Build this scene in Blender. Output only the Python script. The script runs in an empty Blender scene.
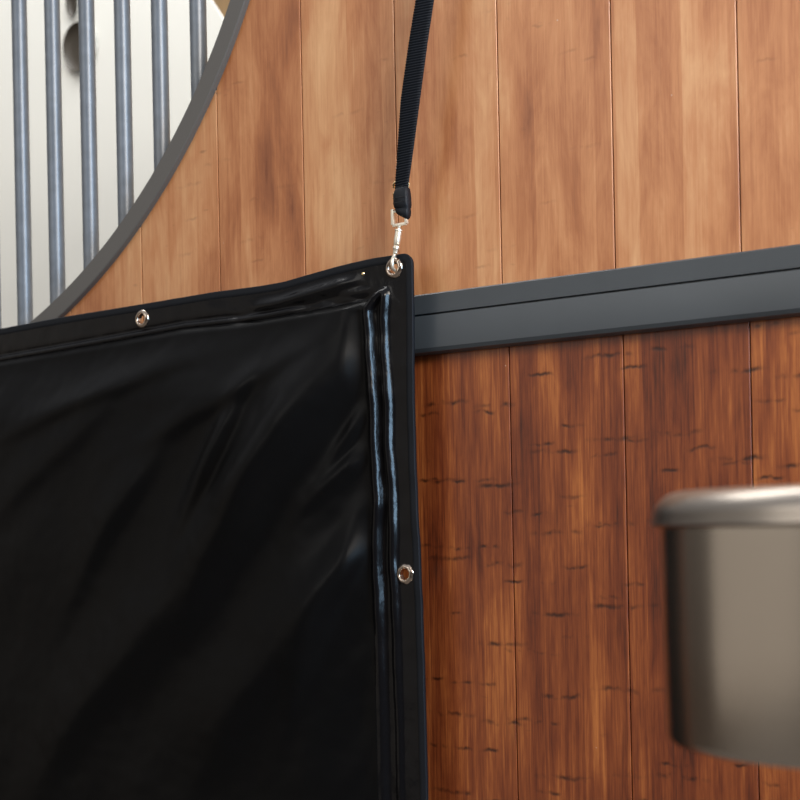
import bpy, bmesh, math, random
import numpy as np
from mathutils import Vector, Matrix, noise
random.seed(4)
PI = math.pi
H = 1.5            # eye height above the floor
D = 1.33           # distance from the camera to the stall front
FPX = 1500.0
YAW = math.atan(FPX/2055.0)
ROLL = 0.02
C = bpy.context.scene.collection

# ------------------------------------------------------------------ camera
cam_d = bpy.data.cameras.new('camera'); cam = bpy.data.objects.new('camera', cam_d); C.objects.link(cam)
cam_d.sensor_width = 36; cam_d.lens = 36*FPX/800; cam_d.shift_y = 131/800
rt = Vector((math.cos(YAW), math.sin(YAW), 0)); up = Vector((0, 0, 1)); fw = Vector((-math.sin(YAW), math.cos(YAW), 0))
cx = rt*math.cos(ROLL) - up*math.sin(ROLL)
cy = rt*math.sin(ROLL) + up*math.cos(ROLL)
m = Matrix.Identity(4)
for i in range(3):
    m[i][0] = cx[i]; m[i][1] = cy[i]; m[i][2] = -fw[i]
m.translation = Vector((0, -D, H))
cam.matrix_world = m
cam_d.dof.use_dof = True; cam_d.dof.focus_distance = 1.62; cam_d.dof.aperture_fstop = 7.5
cam_d.clip_start = 0.02
bpy.context.scene.camera = cam

# ------------------------------------------------------------------ light
sc = bpy.context.scene
sc.view_settings.view_transform = 'Standard'; sc.view_settings.look = 'None'
sc.view_settings.gamma = 1; sc.view_settings.use_curve_mapping = False
sc.view_settings.exposure = 0.0
w = bpy.data.worlds.new('world'); sc.world = w; w.use_nodes = True
wn = w.node_tree.nodes; wl = w.node_tree.links
bg = wn['Background']; bg.inputs[1].default_value = 1.0
tc = wn.new('ShaderNodeTexCoord'); sp = wn.new('ShaderNodeSeparateXYZ'); cr = wn.new('ShaderNodeValToRGB')
wl.new(tc.outputs['Generated'], sp.inputs[0]); 
mr = wn.new('ShaderNodeMapRange'); mr.inputs[1].default_value = -1; mr.inputs[2].default_value = 1
wl.new(sp.outputs[2], mr.inputs[0]); wl.new(mr.outputs[0], cr.inputs[0]); wl.new(cr.outputs[0], bg.inputs[0])
e = cr.color_ramp.elements
e[0].position = 0.0; e[0].color = (0.05, 0.035, 0.025, 1)
e[1].position = 1.0; e[1].color = (0.55, 0.56, 0.60, 1)
k = e.new(0.42); k.color = (0.06, 0.045, 0.035, 1)
k = e.new(0.56); k.color = (0.11, 0.10, 0.09, 1)
k = e.new(0.75); k.color = (0.42, 0.42, 0.43, 1)

def area(name, loc, target, sx, sy, power, col):
    l = bpy.data.lights.new(name, 'AREA'); l.shape = 'RECTANGLE'; l.size = sx; l.size_y = sy
    l.energy = power; l.color = col
    o = bpy.data.objects.new(name, l); C.objects.link(o); o.location = loc
    o.rotation_euler = (Vector(target)-Vector(loc)).to_track_quat('-Z', 'Y').to_euler()
    return o
area('skylight', (1.4, -1.25, 3.1), (-0.1, 0, 2.0), 1.1, 0.9, 84, (1.0, 0.90, 0.79))
area('aisle_opening', (-2.3, -5.2, 4.0), (-0.7, 0, 1.9), 3.4, 1.9, 44, (1.0, 0.95, 0.88))
area('aisle_end', (-4.9, -4.4, 1.5), (-0.3, -0.6, 1.5), 6.4, 3.0, 20, (1.0, 0.90, 0.78))
area('doorway_daylight', (3.0, -0.9, 2.45), (-0.9, 0, 1.9), 0.8, 1.9, 110, (0.46, 0.72, 1.0))
area('panel_fill_light', (-1.7, 0.25, 4.0), (-2.1, 1.0, 1.9), 2.0, 0.8, 60, (1.0, 0.99, 0.97))  # unseen fill added inside the stall to brighten the cream panel

# ------------------------------------------------------------------ helpers
def mat(name, col=(0.5, 0.5, 0.5), rough=0.5, metal=0.0, spec=0.5, bump=None, coat=0.0, coat_r=0.1, var=0.0, vscale=20, vstretch=(1, 1, 1)):
    mt = bpy.data.materials.new(name); mt.use_nodes = True
    n = mt.node_tree.nodes; l = mt.node_tree.links; b = n['Principled BSDF']
    b.inputs['Base Color'].default_value = (*col, 1); b.inputs['Roughness'].default_value = rough
    b.inputs['Metallic'].default_value = metal; b.inputs['Specular IOR Level'].default_value = spec
    b.inputs['Coat Weight'].default_value = coat; b.inputs['Coat Roughness'].default_value = coat_r
    t = n.new('ShaderNodeTexCoord')
    if var > 0:
        mp = n.new('ShaderNodeMapping'); mp.inputs['Scale'].default_value = vstretch
        nz = n.new('ShaderNodeTexNoise'); nz.inputs['Scale'].default_value = vscale; nz.inputs['Detail'].default_value = 6
        l.new(t.outputs['Object'], mp.inputs[0]); l.new(mp.outputs[0], nz.inputs['Vector'])
        r = n.new('ShaderNodeValToRGB')
        r.color_ramp.elements[0].position = 0.3; r.color_ramp.elements[1].position = 0.7
        r.color_ramp.elements[0].color = (*[c*(1-var) for c in col], 1)
        r.color_ramp.elements[1].color = (*[min(1, c*(1+var)) for c in col], 1)
        l.new(nz.outputs[0], r.inputs[0]); l.new(r.outputs[0], b.inputs['Base Color'])
    if bump:
        sc_, st, dist, stretch = bump
        mp = n.new('ShaderNodeMapping'); mp.inputs['Scale'].default_value = stretch
        nz = n.new('ShaderNodeTexNoise'); nz.inputs['Scale'].default_value = sc_; nz.inputs['Detail'].default_value = 4
        bp = n.new('ShaderNodeBump'); bp.inputs['Strength'].default_value = st; bp.inputs['Distance'].default_value = dist
        l.new(t.outputs['Object'], mp.inputs[0]); l.new(mp.outputs[0], nz.inputs['Vector'])
        l.new(nz.outputs[0], bp.inputs['Height']); l.new(bp.outputs[0], b.inputs['Normal'])
    return mt

def obj(name, bm, m=None, parent=None, smooth=True, angle=35):
    me = bpy.data.meshes.new(name); bm.to_mesh(me); bm.free()
    if smooth:
        for p in me.polygons: p.use_smooth = True
    o = bpy.data.objects.new(name, me); C.objects.link(o)
    if m: me.materials.append(m)
    if parent:
        o.parent = parent
        o.matrix_parent_inverse = Matrix.Translation(-parent.location) if parent.rotation_euler[:] == (0, 0, 0) else parent.matrix_world.inverted()
    if smooth:
        me.set_sharp_from_angle(angle=math.radians(angle))
    return o
def tag(o, label, cat, group=None):
    o['label'] = label; o['category'] = cat
    if group: o['group'] = group
    return o
def thing(name, label, cat, loc):
    o = bpy.data.objects.new(name, None); C.objects.link(o); o.location = loc; o.empty_display_size = 0.05
    return tag(o, label, cat)
def struct(o): o['kind'] = 'structure'; return o

def box(bm, a, b, bev=0.0, seg=2):
    vs = [bm.verts.new((x, y, z)) for x in (a[0], b[0]) for y in (a[1], b[1]) for z in (a[2], b[2])]
    fs = [bm.faces.new([vs[i] for i in f]) for f in ((0, 1, 3, 2), (4, 6, 7, 5), (0, 4, 5, 1), (2, 3, 7, 6), (0, 2, 6, 4), (1, 5, 7, 3))]
    bmesh.ops.recalc_face_normals(bm, faces=fs)
    if bev:
        es = {e for f in fs for e in f.edges}
        bmesh.ops.bevel(bm, geom=list(es), offset=bev, segments=seg, affect='EDGES', profile=0.7)
def extrude_x(bm, prof, x0, x1, n=2):
    rings = []
    for i in range(n):
        x = x0+(x1-x0)*i/(n-1); rings.append([bm.verts.new((x, y, z)) for y, z in prof])
    N = len(prof)
    for a, b in zip(rings, rings[1:]):
        for j in range(N): bm.faces.new((a[j], a[(j+1) % N], b[(j+1) % N], b[j]))
    bm.faces.new(rings[0][::-1]); bm.faces.new(rings[-1])
    bmesh.ops.recalc_face_normals(bm, faces=bm.faces)
def sweep(bm, path, sect, frames, closed=False, caps=True):
    """sect: list of 2-D points (a,b); frames: (A,B) vectors for every path point"""
    rings = [[bm.verts.new(Vector(p)+A*a+B*b) for a, b in sect] for p, (A, B) in zip(path, frames)]
    N = len(sect)
    pairs = list(zip(rings, rings[1:])) + ([(rings[-1], rings[0])] if closed else [])
    for r0, r1 in pairs:
        for j in range(N): bm.faces.new((r0[j], r0[(j+1) % N], r1[(j+1) % N], r1[j]))
    if caps and not closed: bm.faces.new(rings[0][::-1]); bm.faces.new(rings[-1])
    bmesh.ops.recalc_face_normals(bm, faces=bm.faces)
def circ(r, n=16): return [(r*math.cos(2*PI*i/n), r*math.sin(2*PI*i/n)) for i in range(n)]
def tube(bm, path, r, n=14, closed=False):
    path = [Vector(p) for p in path]; fr = []
    ref = Vector((0, 1, 0))
    L = len(path)
    for i in range(L):
        a = path[(i-1) % L] if (closed or i > 0) else path[0]; b = path[(i+1) % L] if (closed or i < L-1) else path[-1]
        t = (b-a).normalized()
        rr = ref if abs(t.dot(ref)) < 0.95 else Vector((1, 0, 0))
        A = t.cross(rr).normalized(); B = t.cross(A).normalized(); fr.append((A, B))
    sweep(bm, path, circ(r, n), fr, closed)
def lathe(bm, prof, loc=(0, 0, 0), axis='Z', n=64, closed_prof=False, phase=0):
    rings = []
    for i in range(n):
        t = 2*PI*i/n+phase; c, s = math.cos(t), math.sin(t)
        ring = []
        for r, h in prof:
            p = (r*c, r*s, h) if axis == 'Z' else (r*c, h, r*s)
            ring.append(bm.verts.new(Vector(p)+Vector(loc)))
        rings.append(ring)
    N = len(prof)
    for i in range(n):
        a, b = rings[i], rings[(i+1) % n]
        for j in range(N if closed_prof else N-1):
            bm.faces.new((a[j], a[(j+1) % N], b[(j+1) % N], b[j]))
    bmesh.ops.remove_doubles(bm, verts=bm.verts, dist=1e-6)
    bmesh.ops.recalc_face_normals(bm, faces=bm.faces)
def ip(x, tab):
    return float(np.interp(x, [t[0] for t in tab], [t[1] for t in tab]))
def smooth_ip(tab):
    """smoothed piecewise-linear table"""
    xs = np.array([t[0] for t in tab]); ys = np.array([t[1] for t in tab])
    g = np.linspace(xs[0], xs[-1], 2400); v = np.interp(g, xs, ys)
    kk = np.hanning(41); kk /= kk.sum(); vp = np.pad(v, 20, mode='edge'); v = np.convolve(vp, kk, 'valid')
    return lambda x: float(np.interp(x, g, v))

# ------------------------------------------------------------------ wood material
def wood_mat(name, tones, strip_amt, tick_amt, rough, coat, seed, shift=0.0, gr=0.5, fi=0.3, tn=17, th=0.0034, thr=0.35):
    mt = bpy.data.materials.new(name); mt.use_nodes = True
    n = mt.node_tree.nodes; l = mt.node_tree.links; b = n['Principled BSDF']
    t = n.new('ShaderNodeTexCoord')
    sp = n.new('ShaderNodeSeparateXYZ'); l.new(t.outputs['Object'], sp.inputs[0])
    def math_(op, a, bb=None, c=None):
        q = n.new('ShaderNodeMath'); q.operation = op
        for i, v in enumerate((a, bb, c)):
            if v is None: continue
            if isinstance(v, (int, float)): q.inputs[i].default_value = v
            else: l.new(v, q.inputs[i])
        return q.outputs[0]
    def noise_(vec, scale, det=4, rough=0.55, dist=0.0):
        q = n.new('ShaderNodeTexNoise'); q.inputs['Scale'].default_value = scale; q.inputs['Detail'].default_value = det
        q.inputs['Roughness'].default_value = rough; q.inputs['Distortion'].default_value = dist
        l.new(vec, q.inputs['Vector']); return q.outputs[0]
    def mapping(scale, loc=(0, 0, 0), src=None):
        q = n.new('ShaderNodeMapping'); q.inputs['Scale'].default_value = scale; q.inputs['Location'].default_value = loc
        l.new(src or t.outputs['Object'], q.inputs[0]); return q.outputs[0]
    def white(v, w_=0):
        q = n.new('ShaderNodeTexWhiteNoise'); q.noise_dimensions = '2D'
        c = n.new('ShaderNodeCombineXYZ'); l.new(v, c.inputs[0])
        if isinstance(w_, (int, float)): c.inputs[1].default_value = w_
        else: l.new(w_, c.inputs[1])
        l.new(c.outputs[0], q.inputs['Vector']); return q.outputs['Value']
    pos = math_('DIVIDE', math_('SUBTRACT', sp.outputs[0], -0.5678+shift-0.1325*200), 0.1325)
    plank = math_('FLOOR', pos)
    pr = white(plank, seed)
    # bamboo strips inside each plank: wavering edges
    wob = noise_(mapping((3, 1, 1.5)), 1.5, 2)
    sx = math_('ADD', math_('MULTIPLY', sp.outputs[0], 42.0), math_('MULTIPLY', wob, 0.5))
    strip = math_('FLOOR', sx)
    sr = white(strip, plank)
    # each strip changes tone softly along its length
    cv = n.new('ShaderNodeCombineXYZ'); l.new(math_('MULTIPLY', strip, 7.3), cv.inputs[0]); l.new(math_('MULTIPLY', sp.outputs[2], 2.2), cv.inputs[2]); l.new(plank, cv.inputs[1])
    sn = noise_(cv.outputs[0], 1.0, 3)
    grain = noise_(mapping((190, 5, 5)), 1.0, 6, 0.65)
    fine = noise_(mapping((600, 30, 22)), 1.0, 3)
    blot = noise_(mapping((9, 9, 3.0)), 1.0, 5, 0.6, 0.4)
    blot2 = noise_(mapping((30, 9, 7.0), (3, 0, 2)), 1.0, 5, 0.65, 0.6)
    v = math_('MULTIPLY_ADD', sr, strip_amt*0.5, math_('MULTIPLY', sn, strip_amt*0.7))
    v = math_('ADD', v, math_('MULTIPLY', math_('SUBTRACT', grain, 0.5), gr))
    v = math_('ADD', v, math_('MULTIPLY', math_('SUBTRACT', fine, 0.5), fi))
    v = math_('ADD', v, math_('MULTIPLY', math_('SUBTRACT', blot, 0.5), 1.2))
    v = math_('ADD', v, math_('MULTIPLY', math_('SUBTRACT', blot2, 0.5), 0.9))
    v = math_('ADD', v, math_('MULTIPLY', math_('SUBTRACT', pr, 0.5), 0.16))
    v = math_('ADD', v, 0.5-strip_amt*0.6)
    r = n.new('ShaderNodeValToRGB'); l.new(v, r.inputs[0])
    els = r.color_ramp.elements
    els[0].position = tones[0][0]; els[0].color = (*tones[0][1], 1)
    els[1].position = tones[-1][0]; els[1].color = (*tones[-1][1], 1)
    for p_, c_ in tones[1:-1]: els.new(p_).color = (*c_, 1)
    # short dark cross ticks at the bamboo nodes, a different height on every strip
    def ticks(nx, nz, thick, seed2, thr, wvar=0.5):
        ssx = math_('ADD', math_('MULTIPLY', sp.outputs[0], nx), seed2*1.37)
        st = math_('FLOOR', ssx)
        wav = noise_(mapping((55, 1, 16), (seed2, 0, 0)), 1.0, 3)
        zz = math_('ADD', math_('ADD', math_('MULTIPLY', sp.outputs[2], nz), math_('MULTIPLY', white(st, seed2), 9.0)), math_('MULTIPLY', wav, 0.012*nz))
        cell = math_('FLOOR', zz); fr = math_('ABSOLUTE', math_('SUBTRACT', math_('FRACT', zz), 0.5))
        on = math_('GREATER_THAN', white(st, cell), thr)
        ex = math_('ABSOLUTE', math_('SUBTRACT', math_('FRACT', ssx), 0.5))
        fade = n.new('ShaderNodeMapRange'); l.new(ex, fade.inputs[0]); fade.inputs[1].default_value = 0.5; fade.inputs[2].default_value = 0.25
        pres = n.new('ShaderNodeMapRange'); l.new(noise_(mapping((60, 1, 60), (seed2*2, 0, 5)), 1.0, 2), pres.inputs[0]); pres.inputs[1].default_value = 0.4; pres.inputs[2].default_value = 0.62
        m1 = n.new('ShaderNodeMapRange'); l.new(fr, m1.inputs[0]); m1.inputs[1].default_value = thick*nz; m1.inputs[2].default_value = thick*nz*0.2
        return math_('MULTIPLY', math_('MULTIPLY', m1.outputs[0], on), math_('MULTIPLY', fade.outputs[0], pres.outputs[0]))
    tk = math_('MAXIMUM', ticks(tn, 12, th, 3.0, thr), ticks(tn*1.9, 14, th*0.8, 8.0, thr+0.15))
    # a few short smudges
    sm = n.new('ShaderNodeMapRange'); l.new(noise_(mapping((34, 9, 95), (9, 0, 4)), 1.0, 2, 0.5), sm.inputs[0]); sm.inputs[1].default_value = 0.70; sm.inputs[2].default_value = 0.80
    # dark long streaks
    stk = n.new('ShaderNodeMapRange'); l.new(noise_(mapping((120, 9, 9), (2, 0, 7)), 1.0, 4, 0.6), stk.inputs[0]); stk.inputs[1].default_value = 0.60; stk.inputs[2].default_value = 0.78
    dark = math_('MAXIMUM', math_('MULTIPLY', tk, tick_amt), math_('MAXIMUM', math_('MULTIPLY', sm.outputs[0], 0.35), math_('MULTIPLY', stk.outputs[0], tick_amt*0.55)))
    mx = n.new('ShaderNodeMix'); mx.data_type = 'RGBA'; l.new(dark, mx.inputs[0]); l.new(r.outputs[0], mx.inputs[6])
    mx.inputs[7].default_value = (*[c*0.32 for c in tones[0][1]], 1)
    # tiny pale specks of dust
    dv = n.new('ShaderNodeTexVoronoi'); dv.inputs['Scale'].default_value = 38; l.new(mapping((1, 0, 1)), dv.inputs['Vector'])
    dr = white(math_('MULTIPLY', dv.outputs['Color'], 1.0), 2.0)
    dm = math_('MULTIPLY', math_('LESS_THAN', dv.outputs['Distance'], 0.032), math_('GREATER_THAN', dr, 0.86))
    mx2 = n.new('ShaderNodeMix'); mx2.data_type = 'RGBA'; l.new(math_('MULTIPLY', dm, 0.6), mx2.inputs[0]); l.new(mx.outputs[2], mx2.inputs[6])
    mx2.inputs[7].default_value = (0.62, 0.52, 0.44, 1)
    l.new(mx2.outputs[2], b.inputs['Base Color'])
    b.inputs['Roughness'].default_value = rough; b.inputs['Coat Weight'].default_value = coat; b.inputs['Coat Roughness'].default_value = 0.28
    bp = n.new('ShaderNodeBump'); bp.inputs['Strength'].default_value = 0.25; bp.inputs['Distance'].default_value = 0.0006
    l.new(math_('SUBTRACT', grain, math_('MULTIPLY', tk, 0.8)), bp.inputs['Height']); l.new(bp.outputs[0], b.inputs['Normal'])
    return mt

M = {}
M['wood_up'] = wood_mat('bamboo_upper', [(0.0, (0.22, 0.064, 0.022)), (0.3, (0.42, 0.150, 0.053)), (0.55, (0.57, 0.245, 0.100)), (1.0, (0.78, 0.45, 0.225))], 0.42, 0.22, 0.42, 0.35, 3.0, 0.0, 0.45, 0.3, 20, 0.0028, 0.72)
M['wood_low'] = wood_mat('bamboo_lower', [(0.0, (0.06, 0.012, 0.004)), (0.3, (0.155, 0.031, 0.008)), (0.6, (0.265, 0.066, 0.016)), (1.0, (0.50, 0.165, 0.040))], 0.55, 0.85, 0.42, 0.15, 11.0, 0.007, 1.2, 0.8, 15, 0.0032, 0.08)  # redder boards; the dark tones also carry the weaker light below the rail
M['groove'] = mat('groove_backing', (0.10, 0.05, 0.03), 0.7)
M['rail'] = mat('grey_painted_steel', (0.050, 0.060, 0.070), 0.36, 0.0, 0.6, (900, 0.12, 0.0004, (1, 1, 1)), var=0.15, vscale=6)
M['frame'] = mat('grey_frame_paint', (0.125, 0.120, 0.114), 0.5, 0.0, 0.4, (700, 0.15, 0.0004, (1, 1, 1)))
M['bar'] = mat('grey_bar_paint', (0.16, 0.185, 0.22), 0.38, 0.15, 0.6, (160, 0.15, 0.0006, (1, 1, 0.1)), var=0.12, vscale=60)
M['cream'] = mat('cream_panel', (0.80, 0.80, 0.75), 0.6, var=0.03, vscale=4)
M['dark_oval'] = mat('oval_hollow_shade', (0.04, 0.032, 0.022), 0.5)  # dark brown colour stands in for the shade inside the hollows
M['pine'] = mat('pale_pine', (0.62, 0.40, 0.20), 0.6, var=0.2, vscale=5, vstretch=(12, 12, 1))
M['floor'] = mat('concrete_floor', (0.16, 0.14, 0.12), 0.8, var=0.2, vscale=3)
M['fabric'] = mat('black_quilted_fabric', (0.003, 0.003, 0.0033), 0.38, 0.0, 0.10, (1400, 0.18, 0.0004, (1, 1, 1)))
M['vinyl'] = mat('black_vinyl', (0.004, 0.004, 0.005), 0.20, 0.0, 0.24, (40, 0.30, 0.004, (1, 1, 0.7)))
M['binding'] = mat('ribbed_black_tape', (0.005, 0.007, 0.011), 0.6, 0.0, 0.25)
M['webbing'] = mat('black_webbing', (0.005, 0.007, 0.011), 0.55, 0.0, 0.3)
M['thread'] = mat('black_thread', (0.02, 0.02, 0.025), 0.5)
M['nickel'] = mat('bright_nickel', (0.93, 0.87, 0.74), 0.42, 0.85)
M['grommet'] = mat('brass_nickel_grommet', (0.52, 0.43, 0.36), 0.18, 1.0)
M['gold'] = mat('gold_buckle', (0.85, 0.66, 0.36), 0.22, 1.0)
M['rim'] = mat('satin_steel_rim', (0.35, 0.31, 0.27), 0.33, 1.0, 0.5, (260, 0.06, 0.0005, (0.15, 0.15, 5)))
M['brushed'] = mat('brushed_steel', (0.60, 0.545, 0.48), 0.22, 1.0, 0.5, (260, 0.10, 0.0005, (0.15, 0.15, 5)), var=0.04, vscale=8)

# ------------------------------------------------------------------ stall front (setting)
P0 = -0.5678; PW = 0.1325
CXA, CZA, RA = -1.8721, 0.9816+H, 0.7823        # arch circle (outer edge of its steel band)
Z_RT, Z_RB = 0.254+H, 0.1895+H
GAP = 0.0007
def plank_front(bm, x0, x1, zf_bot, zf_top, th=0.026, ch=0.0005):
    """one board with chamfered long edges; bottom/top heights are functions of x"""
    n = max(2, int((x1-x0)/0.004)) if zf_top is not None else 2
    xs = [x0, x0+ch] + [x0+ch+(x1-x0-2*ch)*i/n for i in range(1, n)] + [x1-ch, x1]
    cols = []
    for x in xs:
        yf = 0.0 if x0 < x < x1 else ch*0.9
        zb, zt = zf_bot(x), zf_top(x)
        cols.append([bm.verts.new((x, yf, zb)), bm.verts.new((x, yf, zt)), bm.verts.new((x, th, zt)), bm.verts.new((x, th, zb))])
    for a, b in zip(cols, cols[1:]):
        for j in range(4): bm.faces.new((a[j], a[(j+1) % 4], b[(j+1) % 4], b[j]))
    bm.faces.new(cols[0][::-1]); bm.faces.new(cols[-1])
RW = 2.45   # top of the stall front
def arch_z(x):
    r = RA-0.004
    dx = x-CXA
    if dx >= r: return RW
    return min(RW, CZA - math.sqrt(max(0, r*r-dx*dx)))
bm = bmesh.new()
for k in range(-13, 16):
    x1 = P0-PW*k - GAP; x0 = P0-PW*(k+1) + GAP
    plank_front(bm, x0, x1, lambda x: Z_RB+0.02, lambda x: max(arch_z(x), Z_RB+0.03))
bmesh.ops.recalc_face_normals(bm, faces=bm.faces)
wall = struct(obj('wall_front', bm, M['wood_up'], smooth=False))
bm = bmesh.new()
for k in range(-13, 16):
    x1 = P0+0.007-PW*k - GAP; x0 = P0+0.007-PW*(k+1) + GAP
    plank_front(bm, x0, x1, lambda x: 0.06, lambda x: Z_RB+0.015)
bmesh.ops.recalc_face_normals(bm, faces=bm.faces)
obj('lower_boarding', bm, M['wood_low'], wall, smooth=False)
bm = bmesh.new()
extrude_x(bm, [(0.028, 0.03), (0.034, 0.03), (0.034, Z_RB+0.02), (0.028, Z_RB+0.02)], -2.64, 1.15)
xs = [CXA+RA+0.002, 1.15]
box(bm, (CXA+RA+0.01, 0.028, Z_RB+0.02), (1.15, 0.034, RW))
# backing strips under the arch
n = 60
for i in range(n):
    xa = -2.64 + (CXA+RA+0.01+2.64)*i/n; xb = -2.64 + (CXA+RA+0.01+2.64)*(i+1)/n
    zt = min(arch_z(xa), arch_z(xb)) - 0.001
    if zt > Z_RB+0.03: box(bm, (xa, 0.028, Z_RB+0.02), (xb, 0.034, zt))
obj('backing_board', bm, M['groove'], wall, smooth=False)
bm = bmesh.new(); box(bm, (-4.5, -6, -0.05), (4.5, 3.2, 0)); struct(obj('floor', bm, M['floor'], smooth=False))
bm = bmesh.new(); box(bm, (-4.5, 3.1, 0), (4.5, 3.2, 4.5)); struct(obj('wall_back', bm, M['pine'], smooth=False))

# ------------------------------------------------------------------ steel rail
Yf = -0.011
zt, zb = Z_RT, Z_RB; zg = 0.2315+H
prof = [(0.0, zt), (Yf+0.0015, zt), (Yf, zt-0.0015), (Yf, zg+0.0012), (Yf+0.0035, zg+0.0006), (Yf+0.0035, zg-0.0004), (Yf-0.0008, zg-0.0012),
        (Yf-0.0012, zg-0.003), (Yf-0.0012, zb+0.006), (Yf+0.0008, zb+0.002), (Yf+0.006, zb), (0.0, zb)]
bm = bmesh.new(); extrude_x(bm, prof, -2.6, 1.1, 2)
rail = tag(obj('steel_rail', bm, M['rail'], angle=20), 'long dark grey painted steel rail with a groove crossing the wooden wall', 'rail')

# ------------------------------------------------------------------ arched grille with bars
g = thing('arched_grille', 'grey steel grille of upright bars in a curved frame set into the wood wall', 'grille', (-1.9, 0, 1.5))
g['category'] = 'grille'
a0 = math.asin(min(1, (RW-CZA)/RA)) if RW-CZA < RA else PI/2
def arc(r, t): return Vector((CXA+r*math.cos(t), 0, CZA+r*math.sin(t)))
bm = bmesh.new()
T0, T1 = a0, -PI - a0
n = 160; path = []; fr = []
for i in range(n+1):
    t = T0+(T1-T0)*i/n
    q = arc(RA-0.0118, t); q.z = max(q.z, Z_RT+0.0135); path.append(q); fr.append((Vector((math.cos(t), 0, math.sin(t))), Vector((0, 1, 0))))
sec = [(-0.0112, -0.008), (0.0108, -0.008), (0.0118, -0.007), (0.0118, 0.034), (-0.0118, 0.034), (-0.0118, -0.007)]
sweep(bm, path, sec, fr)
obj('curved_frame', bm, M['frame'], g, angle=30)
BX = [-2.3281, -2.2620, -2.1960, -2.1299, -2.0639, -1.9978, -1.9318, -1.8657, -1.7997, -1.7336, -1.6676, -1.6015, -1.5355, -1.4694, -1.4034, -1.3373, -1.2713]
for x in BX:
    dx = x-CXA
    if abs(dx) >= RA-0.03: continue
    zb_ = CZA-math.sqrt((RA-0.02)**2-dx*dx)
    bm = bmesh.new(); tube(bm, [(x, 0.014, zb_), (x, 0.014, (zb_+RW)/2), (x, 0.014, RW)], 0.0104, 24)
    obj('bar', bm, M['bar'], g)
# weld blobs where bars meet the frame are part of the frame

# ------------------------------------------------------------------ pale panel inside the stall
p = thing('cream_panel', 'smooth cream panel with dark oval hollows seen behind the grille bars', 'panel', (-2.2, 0.8, 0))
YP = 0.8
bm = bmesh.new()
outl = [(-4.4, 0.0), (-1.55, 0.0), (-1.4998, 1.9), (-1.6411, 2.05), (-2.5951, 3.4), (-4.4, 3.4)]
f = [bm.verts.new((x, YP, z)) for x, z in outl]; b_ = [bm.verts.new((x, YP+0.006, z)) for x, z in outl]
bm.faces.new(f); bm.faces.new(b_[::-1])
for i in range(len(f)): bm.faces.new((f[i], b_[i], b_[(i+1) % len(f)], f[(i+1) % len(f)]))
bmesh.ops.recalc_face_normals(bm, faces=bm.faces)
obj('panel_sheet', bm, M['cream'], p, smooth=False)
for (ox, oz, rx, rz, tilt) in [(-2.3442, 2.512, 0.0448, 0.0514, 0.0), (-2.3626, 2.6071, 0.0151, 0.0309, -0.0)]:
    bm = bmesh.new(); N = 40; rings = []
    for r_, y_ in ((0.0, -0.001), (0.55, -0.002), (0.85, -0.005), (1.0, -0.012)):
        rings.append([bm.verts.new((ox+rx*r_*math.cos(q)*(1+0.12*math.sin(q)) - tilt*rz*r_*math.sin(q), YP+y_, oz+rz*r_*math.sin(q))) for q in [2*PI*i/N for i in range(N)]])
    for r0, r1 in zip(rings, rings[1:]):
        for i in range(N): bm.faces.new((r0[i], r0[(i+1) % N], r1[(i+1) % N], r1[i]))
    bmesh.ops.remove_doubles(bm, verts=bm.verts, dist=1e-6)
    bmesh.ops.recalc_face_normals(bm, faces=bm.faces)
    h = obj('oval_hollow', bm, M['dark_oval'], p, angle=80)
    bm = bmesh.new()
    tube(bm, [(ox+rx*1.1*math.cos(q)*(1+0.12*math.sin(q)) - tilt*rz*math.sin(q), YP-0.005, oz+rz*1.07*math.sin(q)) for q in [2*PI*i/N for i in range(N)]], rx*0.03, 10, True)
    obj('rolled_lip', bm, M['cream'], h)

# ------------------------------------------------------------------ black padded stall guard
YB = -0.035
TOP = smooth_ip([(-2.0, 0.272), (-1.594, 0.2766), (-1.476, 0.2797), (-1.343, 0.281), (-1.207, 0.2828), (-1.134, 0.2818), (-1.102, 0.2825), (-1.075, 0.2852), (-1.02, 0.2908), (-0.975, 0.2935), (-0.94, 0.2935), (-0.9, 0.2935)])
RIGHT = smooth_ip([(-0.75, -0.914), (-0.285, -0.9175), (-0.18, -0.918), (-0.075, -0.9195), (0.03, -0.9230), (0.09, -0.9245), (0.14, -0.9245), (0.20, -0.9235), (0.245, -0.9225), (0.30, -0.9225)])
ZBOT = -0.62; XL = -2.0; RC = 0.011
GROM = [(-0.9452, 0.2810), (-1.3266, 0.2646), (-0.9385, -0.046)]
SOFT = 0
def gs(x, c, w_): return math.exp(-((x-c)/w_)**2)
def sstep(a, b, x):
    t = min(1, max(0, (x-a)/(b-a))); return t*t*(3-2*t)
R1 = smooth_ip([(-0.75, 0.031), (-0.29, 0.0325), (-0.03, 0.032), (0.0, 0.0295), (0.055, 0.0285), (0.09, 0.031), (0.14, 0.0300), (0.19, 0.0345), (0.227, 0.0360), (0.25, 0.0335), (0.30, 0.033)])
R2 = smooth_ip([(-0.75, 0.052), (-0.29, 0.0525), (-0.04, 0.0510), (0.0, 0.0485), (0.03, 0.044), (0.055, 0.0455), (0.14, 0.0460), (0.19, 0.0510), (0.225, 0.0530), (0.240, 0.0545), (0.246, 0.0500), (0.262, 0.0340), (0.30, 0.034)])
PT = smooth_ip([(-2.0, 0.230), (-1.595, 0.2357), (-1.458, 0.2396), (-1.332, 0.2440), (-1.256, 0.2469), (-1.153, 0.2450), (-0.979, 0.2500), (-0.9, 0.2500)])
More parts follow.
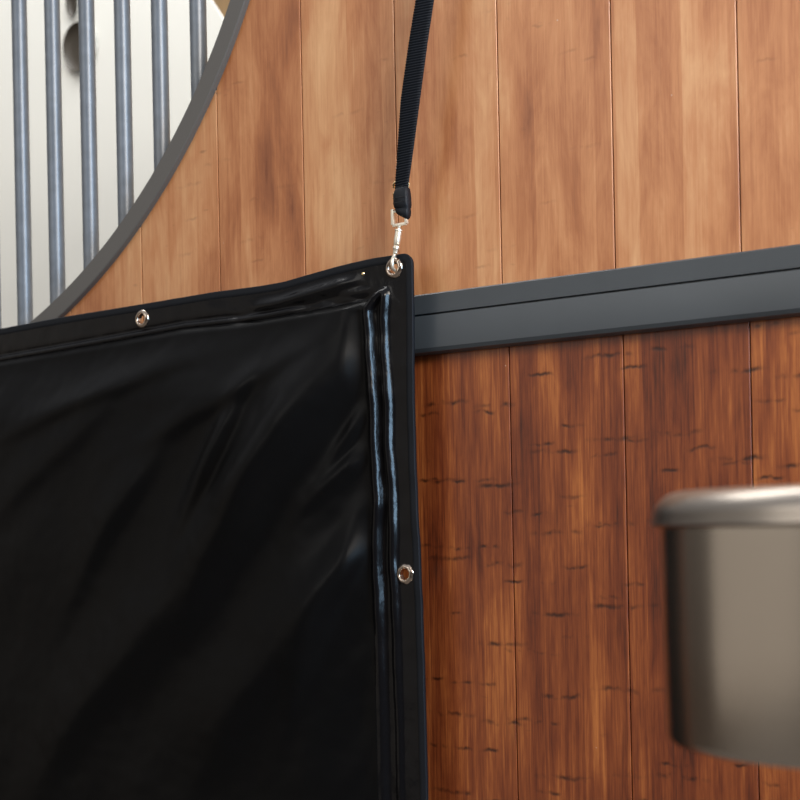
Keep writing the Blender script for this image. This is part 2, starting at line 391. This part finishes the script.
# soft folds across the pad: (x, z, direction deg, half length, half width, height)
FOLDS = [(-1.136, 0.0384, 50, 0.19, 0.05, 0.024), (-1.0608, 0.1024, 48, 0.13, 0.04, 0.018), (-1.1883, 0.0975, 60, 0.08, 0.018, 0.0135), (-1.3299, 0.0198, 50, 0.12, 0.03, 0.0108), (-1.0235, -0.0951, 66, 0.1, 0.022, 0.0135), (-1.0961, -0.1411, 45, 0.17, 0.05, 0.016), (-1.3531, -0.1865, 42, 0.18, 0.05, 0.016), (-0.9989, 0.0561, 40, 0.05, 0.012, 0.0081), (-0.9807, -0.0301, 62, 0.05, 0.01, 0.0081), (-1.4526, 0.1102, 30, 0.15, 0.03, 0.0068), (-1.163, 0.1704, 20, 0.12, 0.02, 0.0068), (-1.3781, 0.1679, 10, 0.15, 0.02, 0.0081), (-0.984, 0.1091, 55, 0.05, 0.01, 0.0068)]
def height(X, Z):
    s = RIGHT(Z)-X; t = TOP(X)-Z
    r1, r2 = R1(Z), R2(Z); pt = TOP(X)-PT(X)
    nz = noise.noise
    # flat border with a gentle cockle
    h = 0.0007*nz((X*26, Z*26, 1)) + 0.0004*nz((X*60, Z*60, 4))
    h += 0.0016*gs(t, 0.020, 0.008)*nz((X*16, 2, 7))*sstep(0.06, 0.12, s)
    # hems: top fold line, vertical tube ridges
    topm = sstep(-0.002, 0.010, t-pt)              # 1 inside the pad area (vertical)
    ridge_on = sstep(0.031, 0.042, t) * (1 - 0.62*sstep(0.20, 0.50, 0.25-Z))
    wav = 1+0.25*nz((Z*30, 5, 3))
    h += ridge_on*wav*(0.0075*gs(s, r1, 0.0038) + 0.0100*gs(s, r2, 0.0046))
    # the slanted tuck that starts the two ridges
    dd = (s-0.034) - (t-0.036)*1.25
    pass
    # pad
    side = sstep(r2-0.002, r2+0.10, s)
    padin = topm*sstep(r2-0.004, r2+0.008, s)
    bulge = 0.006*padin + 0.020*sstep(0, 0.09, t-pt)*side + 0.012*sstep(0, 0.3, t-pt)*sstep(r2, r2+0.25, s)
    h += bulge
    # seam bead along the top of the pad
    h += 0.0035*gs(t, pt-0.002, 0.0022)*sstep(0.09, 0.25, s)
    h -= 0.0015*gs(t, pt-0.008, 0.003)*sstep(0.09, 0.25, s)
    # wet-look puckers in the right half of the top hem
    pk = sstep(0.02, 0.034, t)*(1-sstep(pt-0.002, pt+0.006, t))*sstep(0.045, 0.07, s)*(1-sstep(0.20, 0.30, s)) if pt > 0.02 else 0
    h += pk*(0.0065*nz((X*22, Z*75+X*14, 9)))
    h += 0.006*gs(t-0.021-0.02*(s-0.13), 0, 0.006)*sstep(0.06, 0.1, s)*(1-sstep(0.17, 0.24, s))
    m_ = topm*sstep(r2+0.004, r2+0.03, s)
    if m_ > 0:
        q = 0
        for fx, fz, ang, L, W, A in FOLDS:
            a = math.radians(ang); dx, dz = X-fx, Z-fz
            u = dx*math.cos(a)+dz*math.sin(a); v = -dx*math.sin(a)+dz*math.cos(a)
            v += 0.25*W*nz((u*9, fx*7, 3)) + 0.012*math.sin(u*7+fx*20)
            if abs(u) < L*2.2:
                # asymmetric fold: steep on one side
                ww = W if v > 0 else W*0.55
                q += A*math.exp(-(u/L)**2)*math.exp(-(v/ww)**2)
        q += 0.0040*nz((X*7+Z*4, Z*7-X*5, 2)) + 0.0014*nz((X*17-Z*12, Z*9, 5)) 
        h += m_*q
        h += m_*0.0022*gs(s, r2+0.03, 0.03)*nz((Z*22+s*25, 3, 8))
    return h
def axis_steps(a, b, segs):
    """segs = [(until, step)]"""
    out = [a]; x = a
    for until, st in segs:
        while x < until-1e-9: x = min(until, x+st); out.append(x)
    return out
ss = axis_steps(0, 0, [(0.075, 0.0011), (0.72, 0.0030), (1.08, 0.012)])
ts = axis_steps(0, 0, [(0.065, 0.0013), (0.62, 0.0030), (0.88, 0.012)])
hard = {}
def build_cover(test, name, material, parent):
    bm = bmesh.new(); grid = {}
    def V(i, j):
        if (i, j) not in grid:
            s, t = ss[i], ts[j]
            # rows follow the top edge near the top, become level further down
            X = RIGHT(0.28-t)-s
            Z = TOP(X)-t
            X = RIGHT(Z)-s
            grid[(i, j)] = bm.verts.new((X, YB-height(X, Z), Z+H))
        return grid[(i, j)]
    for i in range(len(ss)-1):
        for j in range(len(ts)-1):
            s = (ss[i]+ss[i+1])/2; t = (ts[j]+ts[j+1])/2
            if s < RC-0.002 and t < RC-0.002 and math.hypot(s-RC, t-RC) > RC-0.001: continue
            X = RIGHT(0.28-t)-s; Z = TOP(X)-t
            if any(math.hypot(X-gx, Z-gz) < 0.0070 for gx, gz in GROM): continue
            if not test(s, t, X, Z): continue
            bm.faces.new((V(i, j), V(i, j+1), V(i+1, j+1), V(i+1, j)))
    o = obj(name, bm, material, parent, angle=80)
    sm = o.modifiers.new('thickness', 'SOLIDIFY'); sm.thickness = 0.0016; sm.offset = -1
    return o
cov = thing('padded_stall_guard', 'large black padded vinyl sheet with metal eyelets hanging in front of the wooden wall', 'stall guard', (-0.95, YB, 1.78))
inpad = lambda s, t, X, Z: Z < PT(X)-0.001 and s > R2(Z)+0.006
obj_pad = build_cover(inpad, 'quilted_pad', M['fabric'], cov)
build_cover(lambda s, t, X, Z: not inpad(s, t, X, Z), 'vinyl_border', M['vinyl'], cov)
# flat back sheet that gives the pad its depth
bm = bmesh.new(); box(bm, (-1.95, YB+0.003, ZBOT+H), (-0.975, YB+0.006, 0.235+H), 0.001); obj('back_sheet', bm, M['fabric'], cov, smooth=False)

# ribbed binding tape around the edge
path = []; 
x = XL
while x < RIGHT(0.28)-RC: path.append((x, TOP(x))); x += 0.0035
cxr, czr = RIGHT(0.28)-RC, TOP(-0.93)-RC
for i in range(0, 9):
    a = PI/2*(1-i/8); path.append((cxr+RC*math.cos(a), czr+RC*math.sin(a)))
z = czr-0.003
while z > ZBOT: path.append((RIGHT(z), z)); z -= 0.0035
bm = bmesh.new(); pts = []; fr = []
for i, (x, z) in enumerate(path):
    a = path[max(0, i-1)]; b_ = path[min(len(path)-1, i+1)]
    t = Vector((b_[0]-a[0], 0, b_[1]-a[1])).normalized(); nrm = Vector((t.z, 0, -t.x))   # points inward (down / left)
    if i < len(path)/1 and nrm.dot(Vector((-1.5-x, 0, -0.4-z))) < 0: nrm = -nrm
    hx = height(x+nrm.x*0.005, z+nrm.z*0.005)
    pts.append(Vector((x, YB-hx-0.0002, z+H))); fr.append((nrm, Vector((0, 1, 0))))
WB = 0.0078
sec = [(-0.0012, 0.0008), (-0.0016, -0.0004), (-0.0008, -0.0018), (WB*0.5, -0.0021), (WB-0.001, -0.0019), (WB, -0.0008), (WB, 0.0028), (-0.0006, 0.0030)]
rings = []
for i, (p_, (A, B)) in enumerate(zip(pts, fr)):
    k = 1.0 + (0.10 if i % 2 else -0.10)
    rings.append([bm.verts.new(p_+A*a+B*(b*k if b < 0 else b)) for a, b in sec])
for r0, r1 in zip(rings, rings[1:]):
    for j in range(len(sec)): bm.faces.new((r0[j], r0[(j+1) % 8], r1[(j+1) % 8], r1[j]))
bm.faces.new(rings[0][::-1]); bm.faces.new(rings[-1]); bmesh.ops.recalc_face_normals(bm, faces=bm.faces)
obj('edge_binding', bm, M['binding'], cov, angle=50)
# eyelets
for gi, (gx, gz) in enumerate(GROM):
    bm = bmesh.new()
    ro, ri = 0.0115, 0.0056
    lathe(bm, [(ri, 0.004), (ri, -0.0012), (ri+0.0006, -0.0026), (ri+0.0018, -0.0034), (ri+0.003, -0.0032), (ro-0.0008, -0.0018), (ro, -0.0004), (ro, 0.0006), (ri+0.001, 0.0005), (ri+0.0006, 0.004)], (gx, YB-height(gx+0.011, gz)-0.001, gz+H), 'Y', 40, True)
    if gi == 2:
        for v in bm.verts:
            a = math.atan2(v.co.z-gz-H, v.co.x-gx); k = 1+0.035*math.sin(8*a)
            v.co.x = gx+(v.co.x-gx)*k; v.co.z = gz+H+(v.co.z-gz-H)*k
    obj('eyelet', bm, M['grommet'], cov, angle=60)
# small brass stud beside the corner eyelet
bm = bmesh.new(); sx_, sz_ = (-0.9867, 0.2796)
lathe(bm, [(0, -0.0026), (0.0014, -0.0022), (0.0026, -0.0006), (0.0026, 0.0008), (0, 0.0008)], (sx_, YB-height(sx_, sz_)-0.0004, sz_+H), 'Y', 20)
obj('brass_stud', bm, M['gold'], cov)

# ------------------------------------------------------------------ hanging strap with its snap hook
YS = -0.040
st = thing('hanging_strap', 'black ribbed webbing strap with a bright metal snap hook holding up the corner', 'strap', (-0.932, YS, 0.337+H))
L_ = [(0.350, -0.9425, -0.9285), (0.3693, -0.9420, -0.9265), (0.3955, -0.9385, -0.9215), (0.4563, -0.9313, -0.9105), (0.51, -0.920, -0.9005), (0.5576, -0.9090, -0.8900), (0.66, -0.884, -0.866), (0.95, -0.80, -0.782)]
zl = smooth_ip([(a, b) for a, b, c in L_]); zr = smooth_ip([(a, c) for a, b, c in L_])
bm = bmesh.new(); z = 0.352; i = 0; rings = []
while z < 0.93:
    a, b = zl(z), zr(z); mid = (a+b)/2; hw = max(0.0072, (b-a)/2)
    tw = 0.5*math.sin((z-0.35)*6)     # gentle twist about its length
    k = 0.0009*math.sin(i*2*PI/6)
    ring = []
    for u, v in ((-1, 0), (-0.93, -0.0011), (-0.5, -0.0013), (0, -0.0013), (0.5, -0.0013), (0.93, -0.0011), (1, 0), (0.93, 0.0011), (0, 0.0013), (-0.93, 0.0011)):
        ring.append(bm.verts.new((mid+u*hw, YS+u*0.004*math.sin((z-0.3)*7)+v+(k if v < 0 else 0), z+H+u*0.0010)))
    rings.append(ring); z += 0.00046; i += 1
for r0, r1 in zip(rings, rings[1:]):
    for j in range(10): bm.faces.new((r0[j], r0[(j+1) % 10], r1[(j+1) % 10], r1[j]))
bm.faces.new(rings[0][::-1]); bm.faces.new(rings[-1]); bmesh.ops.recalc_face_normals(bm, faces=bm.faces)
obj('webbing', bm, M['webbing'], st, angle=70)
# sewn loop that folds through the clevis
bm = bmesh.new()
def quadring(z, xa, xb, th, sk=0.0, y0=0.0):
    pts_ = [(xa, -th), (xa+0.0012, -th-0.0012), ((xa+xb)/2, -th-0.0018), (xb-0.0012, -th-0.0012), (xb, -th), (xb, th), (xb-0.001, th+0.001), (xa+0.001, th+0.001), (xa, th)]
    return [bm.verts.new((x, YS+y0+y, z+H+sk*(x-xa)/(xb-xa))) for x, y in pts_]
lp = [(0.3640, -0.9410, -0.9275, 0.0016, 0.0), (0.3605, -0.9425, -0.9263, 0.0034, 0.0010), (0.3545, -0.9432, -0.9258, 0.0042, 0.0), (0.3470, -0.9432, -0.9255, 0.0044, -0.001), (0.3438, -0.9430, -0.9253, 0.0036, -0.0016), (0.3425, -0.9424, -0.9256, 0.0026, -0.002),
      (0.3408, -0.9418, -0.9256, 0.0036, -0.003), (0.3380, -0.9408, -0.9260, 0.0034, -0.0045), (0.3362, -0.9398, -0.9268, 0.0024, -0.0055), (0.3352, -0.9385, -0.9280, 0.0010, -0.006)]
rr = [quadring(*q) for q in lp]
for r0, r1 in zip(rr, rr[1:]):
    for j in range(9): bm.faces.new((r0[j], r0[(j+1) % 9], r1[(j+1) % 9], r1[j]))
bm.faces.new(rr[0]); bm.faces.new(rr[-1][::-1]); bmesh.ops.recalc_face_normals(bm, faces=bm.faces)
lo = obj('sewn_loop', bm, M['webbing'], st, angle=50)
bm = bmesh.new()
for z in (0.3475, 0.3525):
    tube(bm, [(-0.9425+0.0160*i/12, YS-0.0060-0.0002*(i % 2), z+H+0.0002*(i % 2)) for i in range(13)], 0.00025, 6)
obj('stitching', bm, M['thread'], lo)
# slide buckle behind the loop: two gold bars peeping out on the left
bm = bmesh.new()
for z in (0.3695, 0.3590):
    tube(bm, [(-0.9470, YS+0.003, z+H-0.0035), (-0.9462, YS+0.001, z+H), (-0.944, YS+0.003, z+H+0.003), (-0.930, YS+0.004, z+H+0.003)], 0.0014, 10)
tube(bm, [(-0.9300, YS+0.004, 0.3625+H), (-0.9290, YS+0.004, 0.3680+H), (-0.9300, YS+0.004, 0.3725+H)], 0.0014, 10)
obj('slide_buckle', bm, M['gold'], st)
# snap hook
HXC, HYC = -0.9345, YS
sn = bpy.data.objects.new('snap_hook', None); C.objects.link(sn); sn.location = (HXC, HYC, 0.33+H); sn.parent = st
sn.matrix_parent_inverse = Matrix.Translation(-st.location); sn['label'] = 'bright nickel swivel snap hook'
bm = bmesh.new()   # square clevis
def bar(a, b, r): tube(bm, [a, ((a[0]+b[0])/2, (a[1]+b[1])/2, (a[2]+b[2])/2), b], r, 12)
xl, xr_ = -0.9470, -0.9295
zc = 0.3265
box(bm, (xl-0.0018, HYC-0.0018, zc-0.0005+H), (xl+0.0018, HYC+0.0018, 0.3425+H), 0.0006)
box(bm, (xr_-0.0016, HYC-0.0018, zc-0.0015+H), (xr_+0.0016, HYC+0.0018, 0.3330+H), 0.0006)
box(bm, (xl, HYC-0.0016, zc-0.0030+H), (xr_, HYC+0.0016, zc+0.0002+H), 0.0006)
box(bm, (xl, HYC-0.0012, 0.3385+H), (xr_, HYC+0.0012, 0.3405+H), 0.0005)
def child(name, bm, m_, par):
    o = obj(name, bm, m_, None); o.parent = par
    o.matrix_parent_inverse = Matrix.Translation(-Vector((HXC, HYC, 0.33+H))) @ Matrix.Identity(4)
    return o
child('clevis', bm, M['nickel'], sn)
# barrel, slightly leaning left on its way down
HA = Vector((-0.9390, HYC, 0.324+H)); HB = Vector((-0.9435, HYC-0.002, 0.2950+H))
ax = (HB-HA); LL = ax.length; ax.normalize()
q = Vector((0, 0, 1)).rotation_difference(ax).to_matrix().to_4x4()
bm = bmesh.new()
lathe(bm, [(0, -0.002), (0.0018, -0.0018), (0.0020, 0.001), (0.0016, 0.002), (0.0016, 0.0035), (0.0040, 0.004), (0.0042, 0.0055), (0.0036, 0.0062), (0.0037, 0.015), (0.0032, 0.0205), (0.0026, 0.0215), (0.0036, 0.0220), (0.0036, 0.0245), (0.0028, 0.0256), (0.0027, LL), (0, LL)], (0, 0, 0), 'Z', 28)
bm.transform(Matrix.Translation(HA) @ q)
child('swivel_barrel', bm, M['nickel'], sn)
bm = bmesh.new()
gx, gz = GROM[0]
yf = YB-height(gx+0.011, gz)
gx -= 0.0035
hook = [Vector((HB.x, HB.y, HB.z)), Vector((gx+0.0016, yf-0.0085, gz+H+0.0085)), Vector((gx+0.0012, yf-0.0092, gz+H+0.003)), Vector((gx+0.0008, yf-0.0075, gz+H-0.0015)), Vector((gx+0.0003, yf-0.002, gz+H-0.0032)), Vector((gx, yf+0.004, gz+H-0.001)), Vector((gx, yf+0.0065, gz+H+0.004))]
cp = []
for i in range(len(hook)-1):
    p0 = hook[max(0, i-1)]; p1 = hook[i]; p2 = hook[i+1]; p3 = hook[min(len(hook)-1, i+2)]
    for k in range(6):
        t = k/6
        cp.append(0.5*((2*p1)+(p2-p0)*t+(2*p0-5*p1+4*p2-p3)*t*t+(3*p1-p0-3*p2+p3)*t**3))
cp.append(hook[-1])
cp = [v+Vector((0.0012, 0, 0)) if i_ > 2 else v for i_, v in enumerate(cp)]
tube(bm, cp, 0.0019, 12)
child('hook', bm, M['nickel'], sn)
bm = bmesh.new()
tube(bm, [HB+Vector((0.0030, -0.0008, 0.008)), HB+Vector((0.0052, -0.0022, 0.009)), HB+Vector((0.0060, -0.003, 0.0095))], 0.0010, 10)
child('thumb_stud', bm, M['nickel'], sn)

st.location.x += 0.0045

# ------------------------------------------------------------------ round brushed metal pot in the foreground
RAD = 0.1335; LAX = 0.905; AZ = math.atan(499/1500.0)
th_ = YAW-AZ
BXC, BYC = -LAX*math.sin(th_), -D+LAX*math.cos(th_)
zb_ = H-0.1245
zt_ = H-0.001
pot = thing('metal_drum', 'round brushed metal drum with a thick rolled rim in the right foreground', 'drum', (BXC, BYC, 0))
bm = bmesh.new()
lathe(bm, [(0, zb_+0.004), (RAD*0.9, zb_+0.0035), (RAD-0.0035, zb_+0.0008), (RAD-0.0018, zb_), (RAD-0.0006, zb_+0.0012), (RAD, zb_+0.004), (RAD+0.0008, zb_+0.06), (RAD+0.0012, zt_-0.006), (RAD+0.0010, zt_), (RAD-0.004, zt_), (RAD-0.005, zb_+0.012), (0, zb_+0.012)], (BXC, BYC, 0), 'Z', 160)
obj('drum_body', bm, M['brushed'], pot, angle=40)
bm = bmesh.new()
pr = [(RAD+0.0008, zt_+0.0008), (RAD+0.0045, zt_-0.0002), (RAD+0.0065, zt_+0.0014)]
for i in range(0, 11):
    a = math.radians(i*9); pr.append((RAD-0.0115+0.0172*math.cos(a), zt_+0.0045+0.0162*math.sin(a)))
pr += [(RAD-0.020, zt_+0.0200), (RAD-0.023, zt_+0.016), (RAD-0.020, zt_+0.006), (RAD-0.006, zt_+0.0008)]
lathe(bm, pr, (BXC, BYC, 0), 'Z', 160, True)
obj('rolled_rim', bm, M['rim'], pot, angle=50)
bm = bmesh.new()
lathe(bm, [(0, 0.0), (0.11, 0.0), (0.11, 0.008), (0.03, 0.014), (0.022, 0.03), (0.022, zb_+0.001), (0, zb_+0.001)], (BXC, BYC, 0), 'Z', 64)
obj('pedestal', bm, M['brushed'], pot, angle=40)
